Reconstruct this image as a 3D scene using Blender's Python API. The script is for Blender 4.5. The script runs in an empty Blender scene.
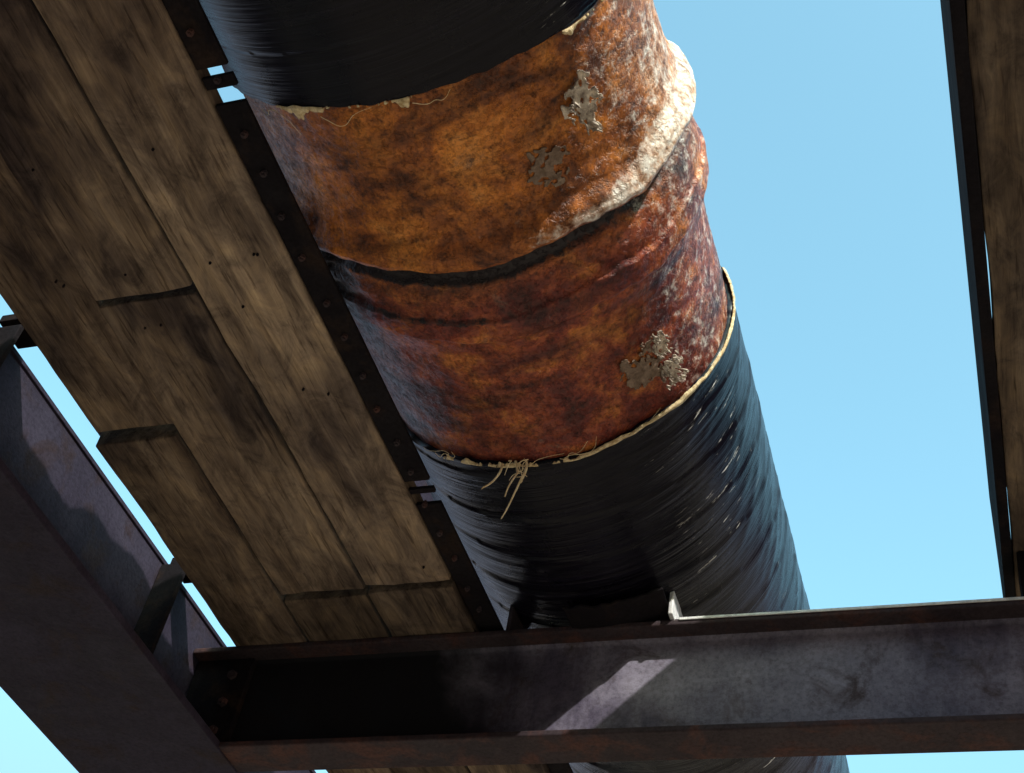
import bpy, bmesh, math, random
from mathutils import Vector, Matrix, noise as mn
random.seed(7)
sc = bpy.context.scene
sc.view_settings.view_transform = 'Standard'
sc.view_settings.look = 'None'
sc.view_settings.exposure = 0
Z0 = 1.6          # eye height: heights below are measured from the eye

# ------------------------------------------------------------ node helpers
class M:
    def __init__(s, name):
        s.m = bpy.data.materials.new(name); s.m.use_nodes = True
        s.nt = s.m.node_tree; s.b = s.nt.nodes['Principled BSDF']
        s.tc = s.nt.nodes.new('ShaderNodeTexCoord')
    def new(s, t): return s.nt.nodes.new(t)
    def lk(s, a, b): s.nt.links.new(a, b)
    def put(s, sock, v):
        if isinstance(v, bpy.types.NodeSocket): s.lk(v, sock)
        elif isinstance(v, (tuple, list)) and len(v) == 3 and sock.type == 'RGBA': sock.default_value = (*v, 1)
        else: sock.default_value = v
    def coord(s, scale=(1, 1, 1), loc=(0, 0, 0), rot=(0, 0, 0), src=None):
        n = s.new('ShaderNodeMapping'); s.lk(src or s.tc.outputs['Object'], n.inputs[0])
        n.inputs['Scale'].default_value = scale; n.inputs['Location'].default_value = loc; n.inputs['Rotation'].default_value = rot
        return n.outputs[0]
    def noise(s, vec, scale, detail=4, rough=.6, dist=0):
        n = s.new('ShaderNodeTexNoise'); s.lk(vec, n.inputs['Vector'])
        n.inputs['Scale'].default_value = scale; n.inputs['Detail'].default_value = min(detail, 5)
        n.inputs['Roughness'].default_value = rough; n.inputs['Distortion'].default_value = dist
        return n.outputs[0]
    def ramp(s, f, stops):
        n = s.new('ShaderNodeValToRGB'); s.lk(f, n.inputs[0]); e = n.color_ramp.elements
        while len(e) < len(stops): e.new(.5)
        for i, (p, c) in enumerate(stops):
            e[i].position = p
            e[i].color = (c, c, c, 1) if not isinstance(c, tuple) else (*c, 1)
        return n.outputs[0]
    def mix(s, f, a, b, mode='MIX'):
        n = s.new('ShaderNodeMix'); n.data_type = 'RGBA'; n.blend_type = mode
        s.put(n.inputs[0], f); s.put(n.inputs[6], a); s.put(n.inputs[7], b)
        return n.outputs[2]
    def math(s, op, a, b=0.0, clamp=False):
        n = s.new('ShaderNodeMath'); n.operation = op; n.use_clamp = clamp
        s.put(n.inputs[0], a); s.put(n.inputs[1], b); return n.outputs[0]
    def rng(s, v, a, b):
        n = s.new('ShaderNodeMapRange'); n.interpolation_type = 'SMOOTHSTEP'; s.put(n.inputs[0], v)
        n.inputs[1].default_value = a; n.inputs[2].default_value = b; return n.outputs[0]
    def xyz(s):
        n = s.new('ShaderNodeSeparateXYZ'); s.lk(s.tc.outputs['Object'], n.inputs[0]); return n.outputs
    def bump(s, h, strength=.5, dist=.01, nrm=None):
        n = s.new('ShaderNodeBump'); s.lk(h, n.inputs['Height'])
        n.inputs['Strength'].default_value = strength; n.inputs['Distance'].default_value = dist
        if nrm: s.lk(nrm, n.inputs['Normal'])
        return n.outputs[0]
    def out(s, col, rough=.7, nrm=None, spec=.5, metal=0):
        s.put(s.b.inputs['Base Color'], col); s.put(s.b.inputs['Roughness'], rough)
        s.put(s.b.inputs['Specular IOR Level'], spec); s.b.inputs['Metallic'].default_value = metal
        if nrm: s.lk(nrm, s.b.inputs['Normal'])
        return s.m

def wood_mat(name, dark=1.0):
    w = M(name)
    oi = w.new('ShaderNodeObjectInfo')
    add = w.new('ShaderNodeVectorMath'); add.operation = 'MULTIPLY_ADD'
    w.lk(oi.outputs['Random'], add.inputs[0]); add.inputs[1].default_value = (3, 17, 5)
    w.lk(w.tc.outputs['Object'], add.inputs[2]); src = add.outputs[0]
    grain = w.noise(w.coord((30, 2.6, 30), src=src), 1.0, 5, .70, .6)
    fine = w.noise(w.coord((130, 9, 130), src=src), 1.0, 3, .6, .3)
    blot = w.noise(w.coord((20, 11, 20), src=src), 1.0, 5, .70, .8)
    big = w.noise(w.coord((4, 2.2, 4), src=src), 1.0, 4, .6)
    d = dark
    c = w.ramp(grain, [(.26, (.078*d, .056*d, .050*d)), (.42, (.165*d, .126*d, .102*d)), (.58, (.25*d, .195*d, .158*d)), (.76, (.36*d, .295*d, .24*d))])
    c = w.mix(.85, c, w.ramp(blot, [(.32, (.34, .32, .33)), (.48, (.85, .82, .8)), (.66, (1.3, 1.22, 1.05))]), 'MULTIPLY')
    c = w.mix(.9, c, w.ramp(big, [(.36, (.34, .32, .36)), (.64, (1.4, 1.3, 1.12))]), 'MULTIPLY')
    c = w.mix(.7, c, w.ramp(fine, [(.33, (.35, .32, .3)), (.43, (1, 1, 1))]), 'MULTIPLY')
    # boards get darker towards the near end, broken up by noise
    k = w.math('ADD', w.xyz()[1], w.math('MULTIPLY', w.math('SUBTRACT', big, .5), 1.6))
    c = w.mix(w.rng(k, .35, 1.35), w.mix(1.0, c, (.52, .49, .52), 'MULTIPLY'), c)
    v = w.new('ShaderNodeMapRange'); w.lk(oi.outputs['Random'], v.inputs[0]); v.inputs[3].default_value = .8; v.inputs[4].default_value = 1.15
    hs = w.new('ShaderNodeHueSaturation'); w.lk(v.outputs[0], hs.inputs['Value']); w.lk(c, hs.inputs['Color'])
    n1 = w.bump(grain, .6, .006); n2 = w.bump(fine, .5, .003, n1)
    return w.out(hs.outputs[0], .9, n2, .1)

def steel_mat(name, base, dust, rust, rust_amt=.5, dust_amt=.5, rough=.6, spec=.3, shade_x=None):
    w = M(name)
    a = w.noise(w.coord((1, 1, 1)), 9, 5, .68, .5)
    b = w.noise(w.coord((1, 1, 1), (4, 2, 9)), 3.2, 5, .6, .3)
    f = w.noise(w.coord((1, 1, 1)), 120, 3, .7)
    st = w.noise(w.coord((14, 14, 2.5)), 1.5, 4, .6, .4)
    c = w.mix(w.ramp(b, [(.5-.2*dust_amt, 0.0), (.72, 1.0)]), base, dust)
    c = w.mix(w.ramp(st, [(.45, 0.0), (.75, .5)]), c, dust)
    c = w.mix(w.ramp(a, [(.62-.25*rust_amt, 0.0), (.74-.2*rust_amt, 1.0)]), c, rust)
    c = w.mix(.6, c, w.ramp(f, [(.3, (.45, .42, .4)), (.6, (1.1, 1.1, 1.1))]), 'MULTIPLY')
    if shade_x:   # painted shade: web blackened leftwards, below the pipe and boards
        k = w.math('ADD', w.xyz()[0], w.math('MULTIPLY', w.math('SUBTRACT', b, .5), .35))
        c = w.mix(w.rng(k, shade_x[0], shade_x[1]), (.010, .009, .011), c)
    n = w.bump(a, .35, .006); n = w.bump(f, .4, .002, n)
    return w.out(c, w.ramp(b, [(.3, rough-.1), (.7, min(1, rough+.2))]), n, spec)

def rust_mat():
    w = M('rusted_steel')
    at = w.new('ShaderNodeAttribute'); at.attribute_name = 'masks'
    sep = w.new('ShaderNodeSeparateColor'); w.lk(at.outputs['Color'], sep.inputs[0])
    tar_shade, sunlit, red = sep.outputs
    co = w.coord((1, 1, 1))
    n1 = w.noise(co, 10, 5, .70, .4)
    n2 = w.noise(w.coord((1, 1, 1), (3, 1, 7)), 40, 5, .76, .2)
    n3 = w.noise(w.coord((4, 14, 4)), 1.0, 5, .62, .6)
    n4 = w.noise(co, 170, 3, .7)
    orange = w.ramp(n1, [(.30, (.09, .030, .015)), (.42, (.32, .10, .024)), (.52, (.54, .185, .032)), (.62, (.68, .27, .055)), (.74, (.50, .24, .10))])
    maroon = w.ramp(n1, [(.30, (.055, .016, .014)), (.44, (.18, .034, .024)), (.55, (.34, .085, .034)), (.68, (.62, .23, .05))])
    c = w.mix(red, orange, maroon)
    c = w.mix(1.0, c, w.ramp(n3, [(.34, (.30, .26, .28)), (.5, (.85, .80, .8)), (.68, (1.2, 1.15, 1.05))]), 'MULTIPLY')
    c = w.mix(.8, c, w.ramp(n2, [(.34, (.16, .13, .13)), (.46, (.88, .86, .86)), (.66, (1.25, 1.2, 1.1))]), 'MULTIPLY')
    c = w.mix(.6, c, w.ramp(n4, [(.34, (.30, .26, .26)), (.55, (1.15, 1.1, 1.05))]), 'MULTIPLY')
    c = w.mix(w.ramp(w.noise(w.coord((1, 1.5, 1), (8, 8, 2)), 8, 5, .7, .6), [(.62, 0.0), (.70, .4)]), c, (.24, .18, .14))
    tn = w.math('ADD', tar_shade, w.math('MULTIPLY', w.math('SUBTRACT', n2, .5), 1.2))
    c = w.mix(w.ramp(tn, [(.36, 0.0), (.62, 1.0)]), c, (.014, .008, .010))
    cn = w.math('ADD', sunlit, w.math('MULTIPLY', w.math('SUBTRACT', n2, .5), 2.1))
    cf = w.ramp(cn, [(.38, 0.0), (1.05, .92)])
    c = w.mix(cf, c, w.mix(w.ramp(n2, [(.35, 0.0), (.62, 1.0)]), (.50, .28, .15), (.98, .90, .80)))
    pits = w.ramp(w.noise(co, 75, 4, .7, .4), [(.36, 0.0), (.5, 1.0)])
    n = w.bump(n1, .35, .010); n = w.bump(pits, .55, .005, n); n = w.bump(n4, .4, .002, n)
    return w.out(c, w.ramp(n2, [(.3, .55), (.7, .30)]), n, .34)

def wrap_mat():
    w = M('black_tape_wrap')
    X, Y, Z = w.xyz()
    def slanted(ky, kx, kz, q):
        yy = w.math('ADD', w.math('MULTIPLY', Y, ky), w.math('ADD', w.math('MULTIPLY', X, kx), w.math('MULTIPLY', Z, kz)))
        cb = w.new('ShaderNodeCombineXYZ'); w.lk(w.math('MULTIPLY', X, q), cb.inputs[0]); w.lk(yy, cb.inputs[1]); w.lk(w.math('MULTIPLY', Z, q), cb.inputs[2])
        return cb.outputs[0]
    a = w.noise(slanted(120, 9, 5, 1.6), 1.0, 4, .60, .15)
    b = w.noise(slanted(300, 20, 10, 5.0), 1.0, 3, .6, .1)
    d = w.noise(w.coord((1, 1, 1)), 7, 4, .65, .5)
    c = w.ramp(a, [(.35, (.003, .002, .005)), (.6, (.005, .004, .009)), (.75, (.012, .009, .018))])
    c = w.mix(w.ramp(d, [(.62, 0.0), (.82, .25)]), c, (.030, .022, .026))
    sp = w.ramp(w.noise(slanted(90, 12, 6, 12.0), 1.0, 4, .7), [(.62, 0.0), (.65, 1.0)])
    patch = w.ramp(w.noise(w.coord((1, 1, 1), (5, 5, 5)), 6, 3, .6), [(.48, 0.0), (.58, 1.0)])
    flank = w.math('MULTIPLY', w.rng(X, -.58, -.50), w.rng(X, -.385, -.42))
    c = w.mix(w.math('MULTIPLY', w.math('MULTIPLY', sp, patch), flank), c, (.9, .85, .8))  # pale specks painted on the right flank as sun glints
    n = w.bump(a, .42, .006); n = w.bump(b, .25, .003, n)
    return w.out(c, w.ramp(d, [(.3, .20), (.7, .36)]), n, .20)

def simple_mat(name, c1, c2, scale=40, rough=.8, bs=.5):
    w = M(name); n = w.noise(w.coord(), scale, 5, .7, .5)
    return w.out(w.ramp(n, [(.35, c1), (.65, c2)]), rough, w.bump(n, bs, .004), .3)

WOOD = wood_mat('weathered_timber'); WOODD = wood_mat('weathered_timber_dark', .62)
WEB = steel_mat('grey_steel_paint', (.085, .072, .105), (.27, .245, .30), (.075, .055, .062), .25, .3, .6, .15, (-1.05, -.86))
FLG = steel_mat('rusty_flange_steel', (.034, .024, .028), (.065, .048, .052), (.085, .040, .034), .55, .4, .7, .12)
GIR = steel_mat('dark_girder_steel', (.022, .016, .029), (.045, .038, .060), (.030, .018, .021), .4, .4, .7, .15)
DRK = steel_mat('black_steel', (.009, .007, .009), (.018, .015, .017), (.026, .016, .013), .4, .3, .8, .08)
PALE = simple_mat('pale_edge', (.55, .53, .52), (.85, .83, .80), 50, .5)  # pale coat, stands in for light along the flange lip
CONC = simple_mat('concrete', (.16, .15, .14), (.24, .23, .21), 3, .9)
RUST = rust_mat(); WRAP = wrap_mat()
CREAM = simple_mat('torn_primer_cloth', (.42, .27, .12), (.85, .69, .43), 90)
FLAKE = simple_mat('old_coating_flake', (.20, .15, .12), (.78, .66, .54), 45, .8, .8)
FLK2 = simple_mat('stained_coating_flake', (.12, .075, .05), (.30, .21, .155), 40, .8, .8)
FIB = simple_mat('fibre_strand', (.66, .48, .25), (.9, .75, .5), 60)

# ------------------------------------------------------------ mesh helpers
def empty(name):
    e = bpy.data.objects.new(name, None); sc.collection.objects.link(e); return e
def link(name, me, mats, parent=None, smooth=False):
    o = bpy.data.objects.new(name, me); sc.collection.objects.link(o)
    for m in (mats if isinstance(mats, list) else [mats]): me.materials.append(m)
    if parent: o.parent = parent
    if smooth:
        for p in me.polygons: p.use_smooth = True
    return o
def bevel(o, w=.003, seg=2):
    b = o.modifiers.new('b', 'BEVEL'); b.width = w; b.segments = seg; b.limit_method = 'ANGLE'
def box(name, x, y, z, mat, parent=None, bw=.002, taper=None):
    me = bpy.data.meshes.new(name); bm = bmesh.new()
    bmesh.ops.create_cube(bm, size=1)
    for v in bm.verts:
        v.co = Vector((x[0]+(v.co.x+.5)*(x[1]-x[0]), y[0]+(v.co.y+.5)*(y[1]-y[0]), z[0]+(v.co.z+.5)*(z[1]-z[0])+Z0))
    bm.to_mesh(me); bm.free()
    o = link(name, me, mat, parent)
    if bw: bevel(o, bw)
    return o
def plank(name, x, y, z, mat, parent, seed):
    me = bpy.data.meshes.new(name); bm = bmesh.new()
    ny = max(8, int((y[1]-y[0])/.04)); nx = 6; rings = []
    for j in range(ny+1):
        t = j/ny; yy = y[0]+t*(y[1]-y[0]); ring = []
        wob0 = .004*mn.noise(Vector((seed, yy*5, 0)))+.002*mn.noise(Vector((seed, yy*22, 3)))
        wob1 = .004*mn.noise(Vector((seed+9, yy*5, 0)))+.002*mn.noise(Vector((seed, yy*22, 8)))
        dz = .003*mn.noise(Vector((seed, yy*1.6, 7)))
        x0, x1 = x[0]+wob0, x[1]+wob1
        pts = [(x0+(x1-x0)*i/nx, z[0]+dz-.002*math.sin(math.pi*i/nx)*(1 if seed % 2 else -1)) for i in range(nx+1)]
        pts += [(x1-(x1-x0)*i/nx, z[1]+dz) for i in range(nx+1)]
        jit = 0
        for k, (px, pz) in enumerate(pts):
            if j in (0, ny): jit = .004*mn.noise(Vector((px*40, pz*40, seed)))
            ring.append(bm.verts.new((px, yy+jit, pz+Z0)))
        rings.append(ring)
    n = len(rings[0])
    for a, b in zip(rings, rings[1:]):
        for i in range(n): bm.faces.new((a[i], a[(i+1) % n], b[(i+1) % n], b[i]))
    bm.faces.new(rings[0][::-1]); bm.faces.new(rings[-1])
    bmesh.ops.recalc_face_normals(bm, faces=bm.faces)
    bm.to_mesh(me); bm.free()
    o = link(name, me, mat, parent); bevel(o, .003); return o
def extrude_profile(name, prof, axis, a0, a1, mats, parent, matfn=None, bw=.003):
    me = bpy.data.meshes.new(name); bm = bmesh.new()
    P = lambda a, p, z: (a, p, z+Z0) if axis == 'x' else (p, a, z+Z0)
    A = [bm.verts.new(P(a0, *q)) for q in prof]; B = [bm.verts.new(P(a1, *q)) for q in prof]
    n = len(prof)
    for i in range(n):
        f = bm.faces.new((A[i], A[(i+1) % n], B[(i+1) % n], B[i]))
        if matfn: f.material_index = matfn(i)
    bm.faces.new(A[::-1]); bm.faces.new(B)
    bmesh.ops.recalc_face_normals(bm, faces=bm.faces)
    bm.to_mesh(me); bm.free()
    o = link(name, me, mats, parent); bevel(o, bw); return o
def ibeam_profile(c, w, wt, z0, z1, t, wtop=None):
    h = w/2; ht = (wtop or w)/2; q = wt/2; r = .008
    return [(c-h, z0), (c+h, z0), (c+h, z0+t), (c+q+r, z0+t+.002), (c+q, z0+t+r), (c+q, z1-t-r), (c+q+r, z1-t-.002), (c+ht, z1-t), (c+ht, z1), (c-ht, z1),
            (c-ht, z1-t), (c-q-r, z1-t-.002), (c-q, z1-t-r), (c-q, z0+t+r), (c-q-r, z0+t+.002), (c-h, z0+t)]
def bolt(name, x, y, z, r, h, mat, parent, axis='z'):
    me = bpy.data.meshes.new(name); bm = bmesh.new()
    bmesh.ops.create_cone(bm, segments=6, radius1=r, radius2=r*.92, depth=h, cap_ends=True)
    bmesh.ops.create_cone(bm, segments=12, radius1=r*.5, radius2=r*.45, depth=h*2.0, cap_ends=True)
    rot = {'z': Matrix.Identity(4), 'x': Matrix.Rotation(math.pi/2, 4, 'Y'), 'y': Matrix.Rotation(math.pi/2, 4, 'X')}[axis]
    bm.transform(Matrix.Translation((x, y, z+Z0)) @ rot); bm.to_mesh(me); bm.free()
    return link(name, me, mat, parent)

# ------------------------------------------------------------ ground
me = bpy.data.meshes.new('ground'); bm = bmesh.new()
bmesh.ops.create_grid(bm, x_segments=80, y_segments=80, size=400)
for v in bm.verts:
    d = v.co.length
    v.co.z = 1.5*mn.noise(Vector((v.co.x*.02, v.co.y*.02, 0)))*min(1, max(0, (d-15)/60))
bm.to_mesh(me); bm.free()
w = M('dry_earth')
a = w.noise(w.coord(), .7, 5, .65); b = w.noise(w.coord(), 14, 5, .7)
c = w.ramp(a, [(.35, (.23, .17, .135)), (.65, (.37, .285, .225))]); c = w.mix(.7, c, w.ramp(b, [(.3, (.6, .6, .6)), (.65, (1.1, 1.1, 1.1))]), 'MULTIPLY')
link('ground', me, w.out(c, .95, w.bump(b, .6, .05), .1), smooth=True)

# ------------------------------------------------------------ pipeline
CX, CZ = -.742, 2.028
pipe = empty('rusty_pipeline')
def P(phi, y, r): return (CX+r*math.sin(phi), y, CZ-r*math.cos(phi)+Z0)
def lerp_tab(t, y):
    if y <= t[0][0]: return t[0][1]
    for (a, va), (b, vb) in zip(t, t[1:]):
        if y <= b:
            k = (y-a)/(b-a); k = k*k*(3-2*k); return va+(vb-va)*k
    return t[-1][1]
BAND = [(1.06, 0), (1.13, .004), (1.162, .012), (1.194, .033), (1.206, .037), (1.216, .033), (1.226, .000), (1.250, .002), (1.266, .013), (1.30, .020), (1.325, .020), (1.334, .027), (1.372, .026), (1.392, .008), (1.44, 0)]
def lathe(name, y0, y1, ny, nphi, rf, mat, masks=None, p0=-math.pi, p1=math.pi):
    verts = []; faces = []; cols = []
    for j in range(ny+1):
        y = y0+(y1-y0)*j/ny
        for i in range(nphi):
            ph = p0+(p1-p0)*i/nphi
            verts.append(P(ph, y, rf(ph, y)))
            if masks: cols.append(masks(ph, y))
    for j in range(ny):
        for i in range(nphi):
            a = j*nphi+i; b = j*nphi+(i+1) % nphi
            faces.append((a, b, b+nphi, a+nphi))
    me = bpy.data.meshes.new(name); me.from_pydata(verts, [], faces)
    if masks:
        ca = me.color_attributes.new('masks', 'FLOAT_COLOR', 'POINT')
        for k, c in enumerate(cols): ca.data[k].color = (*c, 1)
    return link(name, me, mat, pipe, True)
def cyl3(ph, y, s): return Vector((math.sin(ph)*.35*s, y*s, math.cos(ph)*.35*s))
def sm(a, b, x):
    t = max(0, min(1, (x-a)/(b-a))); return t*t*(3-2*t)
def warp(ph, y): return y+.016*mn.noise(cyl3(ph, 0, 6))+.006*mn.noise(cyl3(ph, 5, 30))+.070*sm(.05, -1.05, ph)
def r_rust(ph, y):
    yy = warp(ph, y)
    r = .351+lerp_tab(BAND, yy)
    r += .0020*mn.noise(cyl3(ph, y, 9))+.0012*mn.noise(cyl3(ph, y, 34))+.0007*mn.noise(cyl3(ph, y, 90))
    if 1.08 < y < 1.46 and ph < -.2:   # loose remnants of wrapping on the shaded flank
        k = min(1, (-ph-.2)*2)
        win = sm(1.15, 1.20, y)*(1-sm(1.31, 1.42, y))
        r += k*win*(.010*max(0, mn.noise(cyl3(ph, y, 18)))+.005*mn.noise(Vector((ph*3, y*50+ph*6, 2))))
        r += .018*win*sm(-.5, -1.0, ph)
    return r
def masks(ph, y):
    d = math.degrees(ph); yw = warp(ph, y)
    tar_shade = .85*sm(-14, -46, d)*sm(1.15, 1.19, y)*(1-sm(1.35, 1.45, y))
    tar_shade = max(tar_shade, (1.0-.35*sm(10, 45, d))*sm(1.210, 1.222, yw)*(1-sm(1.246, 1.280, yw)))  # shade under the collar lip painted into the groove
    tar_shade = max(tar_shade, .42*sm(1.210, 1.222, yw)*(1-sm(1.26, 1.34, yw))*(1-sm(10, 40, d)))  # softer painted shade spreading past the groove
    tar_shade = max(tar_shade, .55*sm(1.318, 1.330, yw)*(1-sm(1.333, 1.345, yw))*(1-sm(0, 30, d)))
    tar_shade = max(tar_shade, .42*sm(.98, .90, y), .40*sm(1.60, 1.70, y)*(1-sm(10, 40, d)))
    sunlit = .92*sm(1.176-.045*sm(35, 75, d), 1.200-.025*sm(35, 75, d), yw)*(1-sm(1.210, 1.220, yw))*sm(8, 46, d)  # bright sun highlight painted along the collar ridge
    sunlit = max(sunlit, .60*sm(.92, 1.08, y)*(1-sm(1.2, 1.30, y))*sm(54, 78, d))  # painted sunlight widening the highlight above the ridge
    sunlit = max(sunlit, .36*sm(42, 60, d))  # sun-facing flank painted paler to look lit
    red = sm(1.18, 1.32, y+.06*mn.noise(cyl3(ph, y, 5)))
    return (tar_shade, sunlit, red)
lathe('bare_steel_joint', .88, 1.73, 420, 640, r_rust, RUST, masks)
def r_wrap(seed, start, sgn):
    def f(ph, y):
        pitch = .115
        k = ((y*sgn + ph*pitch/(2*math.pi))/pitch) % 1
        r = .3605+.0026*k
        r += .0028*mn.noise(Vector((ph*1.3+seed, y*9+ph*.9, 0)))+.0009*mn.noise(Vector((ph*1.2, y*55+ph*3, seed)))
        r += .0007*mn.noise(Vector((ph*2.5, y*110+ph*6, seed+4)))
        r += .0035*sm(.6, 1.2, ph)*max(0, mn.noise(Vector((ph*2, y*26+ph*8, seed+7))))
        e = abs(y-start)
        r += .003*math.exp(-e/.012)*(.4+mn.noise(Vector((ph*7, seed, 0))))
        return r
    return f
def lathe_wrap(name, start, end, ny, nphi, rf, seed):
    verts = []; faces = []
    sg = 1 if end > start else -1
    for j in range(ny+1):
        t = j/ny; tt = t**1.5
        for i in range(nphi):
            ph = -math.pi+2*math.pi*i/nphi
            off = .008*mn.noise(cyl3(ph, seed, 7))+.004*mn.noise(cyl3(ph, seed, 40))
            y = start+off*(1-min(1, t*30))+(end-start)*tt
            r = rf(ph, y)
            if j == 0: r = .348
            verts.append(P(ph, y if j else start+off+.001*sg, r))
    for j in range(ny):
        for i in range(nphi):
            a = j*nphi+i; b = j*nphi+(i+1) % nphi
            faces.append((a, b, b+nphi, a+nphi) if sg > 0 else (b, a, a+nphi, b+nphi))
    me = bpy.data.meshes.new(name); me.from_pydata(verts, [], faces)
    return link(name, me, WRAP, pipe, True)
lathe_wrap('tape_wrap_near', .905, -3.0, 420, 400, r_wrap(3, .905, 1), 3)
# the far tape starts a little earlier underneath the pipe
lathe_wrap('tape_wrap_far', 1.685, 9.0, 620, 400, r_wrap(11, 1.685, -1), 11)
YF = 1.685
def torn(name, y, sgn, rng, seed, wmax, thr, hf=.35):
    verts = []; faces = []; N = 700
    prev = None
    for i in range(N+1):
        ph = math.radians(rng[0]+(rng[1]-rng[0])*i/N)
        w_ = wmax*max(0, mn.noise(Vector((ph*4, seed, 0)))+.5*mn.noise(Vector((ph*16, seed, 3)))*(hf/.35)+hf*mn.noise(Vector((ph*50, seed, 3)))-thr)
        off = .008*mn.noise(cyl3(ph, seed, 7))+.004*mn.noise(cyl3(ph, seed, 40))
        if w_ <= .0004: prev = None; continue
        k = len(verts)
        verts += [P(ph, y+off-.002*sgn, .3655), P(ph, y+off+w_*sgn*.5, .3665+hf*.011*mn.noise(Vector((ph*20, 0, seed)))), P(ph, y+off+w_*sgn, .362+hf*.017*abs(mn.noise(Vector((ph*30, 5, seed)))))]
        if prev is not None:
            faces += [(prev, k, k+1, prev+1), (prev+1, k+1, k+2, prev+2)]
        prev = k
    me = bpy.data.meshes.new(name); me.from_pydata(verts, [], faces)
    o = link(name, me, CREAM, pipe, True); s = o.modifiers.new('s', 'SOLIDIFY'); s.thickness = .0012; return o
torn('torn_cloth_near', .905, 1, (-34, 8), 3, .030, -.02)
torn('torn_cloth_near_b', .905, 1, (44, 66), 3, .02, .1)
torn('torn_cloth_far', YF, -1, (-30, 15), 11, .030, -.06)
torn('torn_cloth_far_b', YF, -1, (15, 112), 11, .008, -.75, .12)
def flake(name, phd, y, wp, wy, seed, mat, lift=.003, thr=0):
    N = 84; verts = []; idx = {}; faces = []; q = 46/N
    ph0 = math.radians(phd)
    def inside(i, j):
        u = (i/N*2-1); v = (j/N*2-1)
        d = math.hypot(u, v)+.55*mn.noise(Vector((u*1.7+seed, v*1.7, 0)))+.35*mn.noise(Vector((u*5+seed, v*5, 2)))+.12*mn.noise(Vector((u*12, v*12, seed)))
        return .72-d
    def V(i, j):
        if (i, j) not in idx:
            ph = ph0+(i/N*2-1)*wp/.36; yy = y+(j/N*2-1)*wy
            e = inside(i, j); curl = lift*2.5*math.exp(-max(0, e)/.05)*(.5+mn.noise(Vector((i*.2*q, j*.2*q, seed))))
            r = max(r_rust(ph, yy)+.0012+curl*.6, 0)+lift*.3+.0015*mn.noise(Vector((i*.3*q, j*.3*q, seed)))
            idx[(i, j)] = len(verts); verts.append(P(ph, yy, r))
        return idx[(i, j)]
    for i in range(N):
        for j in range(N):
            if inside(i+.5, j+.5) > 0 and mn.noise(Vector((i*.16*q+seed, j*.16*q, 9))) < .32:
                faces.append((V(i, j), V(i+1, j), V(i+1, j+1), V(i, j+1)))
    me = bpy.data.meshes.new(name); me.from_pydata(verts, [], faces)
    o = link(name, me, mat, pipe, True); s = o.modifiers.new('s', 'SOLIDIFY'); s.thickness = .0015; s.offset = 0
flake('coating_flake_1', 47, 1.035, .038, .058, 1.3, FLAKE, .010)
flake('coating_flake_2', 33, 1.10, .045, .04, 5.1, FLK2, .0005)
flake('coating_flake_3', 41, 1.565, .055, .055, 8.7, FLK2, .004)
flake('coating_flake_5', 50, 1.61, .03, .035, 12.2, FLAKE, .011)
flake('coating_flake_6', 48, 1.54, .022, .03, 3.9, FLAKE, .011)
def strand(name, pts, r=.0011):
    cu = bpy.data.curves.new(name, 'CURVE'); cu.dimensions = '3D'; cu.bevel_depth = r; cu.bevel_resolution = 2
    sp = cu.splines.new('BEZIER'); sp.bezier_points.add(len(pts)-1)
    for b, p in zip(sp.bezier_points, pts):
        b.co = Vector((p[0], p[1], p[2]+Z0)); b.handle_left_type = b.handle_right_type = 'AUTO'
    for i, b in enumerate(sp.bezier_points): b.radius = 1-.6*i/len(pts)
    o = bpy.data.objects.new(name, cu); sc.collection.objects.link(o); cu.materials.append(FIB); o.parent = pipe
for i in range(9):
    ph = math.radians(random.uniform(-8, 7)); x, y, z = P(ph, YF-.01+random.uniform(-.012, .01), .367); z -= Z0
    L = random.choice([.03, .04, .05, .07]) if i > 2 else (.13, .15, .10)[i]
    pts = [(x, y, z)]; dx, dy = random.uniform(-.2, .2), random.uniform(-.2, .3)
    for k in range(1, 6):
        t = k/5
        pts.append((x+L*t*dx+.008*math.sin(t*4+i), y+L*t*dy+.008*math.cos(t*5+i*2), z-L*t*(1-.2*t)))
    strand('fibre_strand_%d' % i, pts, .0024 if i < 3 else .0010)
for i in range(10):
    ph = math.radians(random.uniform(-42, 30)); s = random.choice([0, 1]); y0 = .915 if s == 0 else YF-.01
    pts = []
    for k in range(5):
        p2 = ph+math.radians(k*random.uniform(1.5, 3.5)); x, y, z = P(p2, y0+(.01*k if s == 0 else -.006*k)*random.uniform(-.3, 1), .368+.004*math.sin(k*1.3)); pts.append((x, y, z-Z0))
    strand('edge_thread_%d' % i, pts, .0006)

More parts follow.
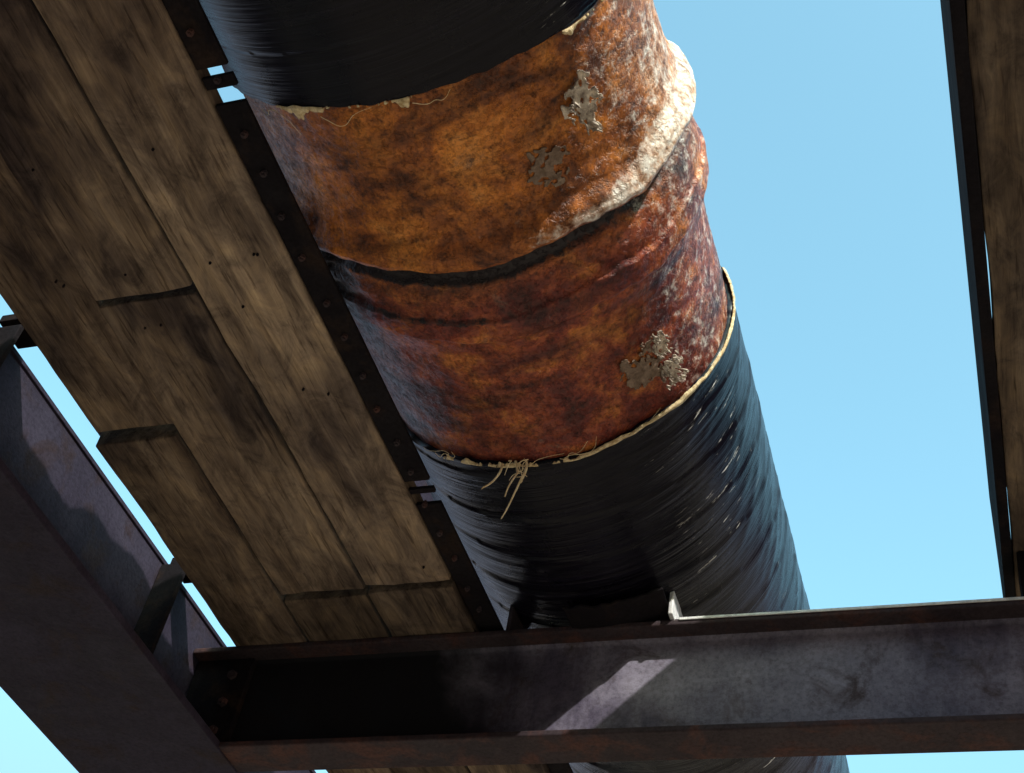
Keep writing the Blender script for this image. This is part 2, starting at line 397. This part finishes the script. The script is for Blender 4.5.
# ------------------------------------------------------------ cross beam
YB = 2.193
beam = empty('steel_cross_beam')
extrude_profile('i_section', ibeam_profile(YB, .10, .010, 1.393, 1.65, .013), 'x', -1.664, 1.6, [WEB, FLG], beam, lambda i: 0 if i in (3, 4, 5, 11, 12, 13) else 1)
box('lit_top_edge', (-.56, 1.55), (2.1400, 2.1425), (1.6465, 1.6525), PALE, beam, .0008)  # pale strip put in for the light on the flange lip
box('end_cleat', (-1.660, -1.52), (2.170, 2.1865), (1.409, 1.634), DRK, beam, .002)
for i, z in enumerate((1.45, 1.52, 1.59)):
    bolt('cleat_bolt_%d' % i, -1.56, 2.167, z, .012, .009, FLG, beam, 'y')
sad = empty('pipe_saddle')
def arc_plate(name, d0, d1, y0, y1, r0, r1, mat, parent, seed=0):
    verts = []; faces = []; N = 40; K = 10
    for i in range(N+1):
        ph = math.radians(d0+(d1-d0)*i/N)
        for j in range(K+1):
            e = .010*mn.noise(Vector((i*.2, seed, 0))) if j == 0 else 0
            y = y0+e+(y1-y0)*j/K
            verts.append(P(ph, y, r0+(r1-r0)*(1-j/K)+.002*mn.noise(Vector((i*.3, j*.5, seed)))))
    for i in range(N):
        for j in range(K):
            a = i*(K+1)+j; faces.append((a, a+1, a+K+2, a+K+1))
    me = bpy.data.meshes.new(name); me.from_pydata(verts, [], faces)
    o = link(name, me, mat, parent, True); s = o.modifiers.new('s', 'SOLIDIFY'); s.thickness = .006; s.offset = 1; bevel(o, .001); return o
arc_plate('curved_pad', -6, 24.5, 2.07, 2.30, .370, .386, DRK, sad, 1)
box('gusset', (-.580, -.571), (2.125, 2.24), (1.6515, 1.725), PALE, sad)
box('gusset_foot', (-.61, -.52), (2.15, 2.235), (1.6505, 1.657), FLG, sad)
box('gusset_b', (-.93, -.92), (2.15, 2.24), (1.6515, 1.72), FLG, sad)

# ------------------------------------------------------------ left girder
gir = empty('steel_girder')
GZ0, GZ1 = 1.388, 1.733
h = [( -1.897, GZ0), (-1.515, GZ0), (-1.515, GZ0+.018), (-1.665, GZ0+.018), (-1.665, GZ1-.012), (-1.661, GZ1-.010), (-1.661, GZ1), (-1.80, GZ1), (-1.80, GZ1-.014), (-1.679, GZ1-.014), (-1.679, GZ0+.018), (-1.897, GZ0+.018)]
extrude_profile('girder_section', h, 'y', -3.0, 9.0, [GIR], gir, None, .0015)
for i, y in enumerate((.3, 1.24, 1.93, 3.4)):
    box('stiffener_%d' % i, (-1.6635, -1.60), (y, y+.012), (GZ0+.0195, GZ1-.0155), DRK, gir)
for i, y in enumerate((1.24, 1.95)):
    box('bracket_%d' % i, (-1.66, -1.50), (y, y+.07), (GZ1+.001, GZ1+.02), DRK, gir)

# ------------------------------------------------------------ timber walkway (left)
wk = empty('timber_walkway')
A = (-.997, -1.184); Bx = (-1.190, -1.380); C = (-1.386, -1.560)
def pl(n, xr, y, z, s, m=WOOD): plank(n, (xr[1], xr[0]), y, z, m, wk, s)
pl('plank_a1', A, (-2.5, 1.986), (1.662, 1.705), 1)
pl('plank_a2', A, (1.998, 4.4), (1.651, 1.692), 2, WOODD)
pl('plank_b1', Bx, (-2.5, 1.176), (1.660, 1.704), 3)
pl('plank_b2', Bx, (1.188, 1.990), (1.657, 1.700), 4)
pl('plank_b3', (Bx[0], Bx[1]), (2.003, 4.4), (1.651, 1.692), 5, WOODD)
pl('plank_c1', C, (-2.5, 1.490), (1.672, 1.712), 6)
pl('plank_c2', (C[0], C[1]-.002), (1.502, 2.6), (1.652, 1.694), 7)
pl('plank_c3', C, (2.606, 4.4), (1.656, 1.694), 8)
segs = [(-2.5, .80), (.815, .835), (.862, 1.70), (1.722, 1.735), (1.765, 4.4)]
for i, (a, b_) in enumerate(segs):
    box('edge_angle_%d' % i, (-.995, -.944), (a, b_), (1.668, 1.676), DRK, wk, .001)
y = -.2; k = 0
while y < 2.1:
    bolt('edge_bolt_%d' % k, -.972+random.uniform(-.004, .004), y+random.uniform(-.01, .01), 1.665, .006, .008, FLG, wk); y += .085; k += 1
for k in range(22):
    yy = random.choice([.4, .9, 1.13, 1.24, 1.44, 1.56, 1.93, 2.06])+random.uniform(-.01, .01)
    xx = random.choice([A, Bx, C]); xx = random.uniform(xx[1]+.03, xx[0]-.03)
    bolt('nail_%d' % k, xx, yy, 1.659, .0025, .004, DRK, wk)

# ------------------------------------------------------------ timber walkway (right)
wr = empty('timber_walkway.001')
plank('plank_r1', (.079, .34), (-2.5, 2.5), (1.77, 1.814), WOODD, wr, 21)
plank('plank_r2', (.345, .60), (-2.5, 2.5), (1.77, 1.814), WOODD, wr, 22)
box('edge_board', (.058, .0775), (-2.5, 2.5), (1.767, 2.222), DRK, wr)
box('bearer', (.085, .60), (2.15, 2.24), (1.6515, 1.768), DRK, wr)

# ------------------------------------------------------------ surroundings outside the view
def column(name, x, y, ztop):
    e = empty(name)
    box('foot', (x-.2, x+.2), (y-.2, y+.2), (-Z0-.05, -Z0+.12), CONC, e)
    me = bpy.data.meshes.new('shaft'); bm = bmesh.new()
    pr = ibeam_profile(0, .2, .012, -.1, .1, .014)
    a_ = [bm.verts.new((x+p, y+q, .12)) for p, q in pr]; b_ = [bm.verts.new((x+p, y+q, ztop+Z0)) for p, q in pr]
    for i in range(16): bm.faces.new((a_[i], a_[(i+1) % 16], b_[(i+1) % 16], b_[i]))
    bm.faces.new(a_[::-1]); bm.faces.new(b_); bmesh.ops.recalc_face_normals(bm, faces=bm.faces); bm.to_mesh(me); bm.free()
    link('shaft', me, GIR, e)
column('steel_column', -1.7, -2.2, GZ0-.002); column('steel_column', -1.7, 7.5, GZ0-.002)
column('steel_column', 1.45, 2.193, 1.391); column('steel_column', 1.45, 5.893, 1.391); column('steel_column', 1.45, -2.007, 1.391)
for yy in (-2.007, 5.893):
    e = empty('steel_cross_beam')
    extrude_profile('i_section', ibeam_profile(yy, .10, .010, 1.393, 1.65, .013), 'x', -1.664, 1.6, [WEB, FLG], e, lambda i: 0 if i in (3, 4, 5, 11, 12, 13) else 1)
bg_ = empty('sky_blocker_left')  # added unseen structure on the left, blocks sky light from the pipe
extrude_profile('blocker_girder', ibeam_profile(-2.25, .16, .014, 2.50, 3.52, .03), 'y', -8, 16, [GIR], bg_)
for i in range(24):
    box('blocker_rib_%d' % i, (-2.242, -2.18), (-7.5+i, -7.488+i), (2.531, 3.489), GIR, bg_)
for i in range(9):
    box('blocker_post_%d' % i, (-2.33, -2.17), (-7.6+i*2.9, -7.45+i*2.9), (3.521, 4.159), GIR, bg_)
box('blocker_panel', (-2.32, -2.18), (-8, 16), (4.16, 6.6), GIR, bg_, .01)
box('blocker_slab', (-3.0, -2.34), (-8, 16), (3.30, 3.42), CONC, bg_, .01)
for i, yy in enumerate((-7.6, 15.6)):
    box('blocker_pier_%d' % i, (-2.7, -1.95), (yy-.35, yy+.35), (-Z0-.05, 2.498), CONC, bg_, .02)
ab = empty('sky_blocker_rear')  # added unseen mass behind the camera to cut sky fill and ground bounce
box('blocker_wall', (-16, 14), (-9.6, -9), (-Z0-.1, 6.6), CONC, ab, .02)
box('blocker_coping', (-16.1, 14.1), (-9.7, -8.9), (6.602, 6.9), CONC, ab, .02)
for i in range(7):
    box('blocker_buttress_%d' % i, (-15+i*4.3, -14.5+i*4.3), (-8.998, -8.6), (-Z0-.1, 5.6), CONC, ab, .02)

# ------------------------------------------------------------ light
S = Vector((1, -.88, 1)).normalized()
el = math.asin(S.z); az = math.atan2(S.x, S.y)
sun = bpy.data.lights.new('sun', 'SUN'); sun.energy = 5; sun.angle = math.radians(.5); sun.color = (1, .97, .92)
so = bpy.data.objects.new('sun', sun); sc.collection.objects.link(so); so.rotation_euler = S.to_track_quat('Z', 'Y').to_euler(); so.location = S*20
wd = bpy.data.worlds.new('World'); sc.world = wd; wd.use_nodes = True
nt = wd.node_tree; bg = nt.nodes['Background']
sk = nt.nodes.new('ShaderNodeTexSky'); sk.sky_type = 'NISHITA'; sk.sun_disc = False
sk.sun_elevation = el; sk.sun_rotation = az; sk.dust_density = 2.0; sk.air_density = 1.0; sk.ozone_density = 1.0
tc = nt.nodes.new('ShaderNodeTexCoord'); sx = nt.nodes.new('ShaderNodeSeparateXYZ'); nt.links.new(tc.outputs['Generated'], sx.inputs[0])
mr = nt.nodes.new('ShaderNodeMapRange'); mr.interpolation_type = 'SMOOTHSTEP'; nt.links.new(sx.outputs[2], mr.inputs[0])
mr.inputs[1].default_value = .22; mr.inputs[2].default_value = .58
tm = nt.nodes.new('ShaderNodeMix'); tm.data_type = 'RGBA'; nt.links.new(mr.outputs[0], tm.inputs[0])
tm.inputs[6].default_value = (1.5, 1.2, 1.2, 1); tm.inputs[7].default_value = (2.75, 3.75, 2.95, 1)
mx = nt.nodes.new('ShaderNodeMix'); mx.data_type = 'RGBA'; mx.blend_type = 'MULTIPLY'; mx.inputs[0].default_value = 1
nt.links.new(sk.outputs[0], mx.inputs[6]); nt.links.new(tm.outputs[2], mx.inputs[7]); nt.links.new(mx.outputs[2], bg.inputs[0]); bg.inputs[1].default_value = .15

# ------------------------------------------------------------ camera
cam = bpy.data.cameras.new('camera'); co = bpy.data.objects.new('camera', cam); sc.collection.objects.link(co)
X = Vector((.9459, .1112, .305)); Yv = Vector((.2888, -.7169, -.6346)); Zv = Vector((.148, .6883, -.7102))
R = Matrix((X, Yv, Zv)).to_4x4()
R.translation = Vector((0, 0, Z0))
co.matrix_world = R
cam.sensor_width = 36; cam.lens = 36*1358/1024; cam.clip_start = .02; cam.clip_end = 3000
sc.camera = co
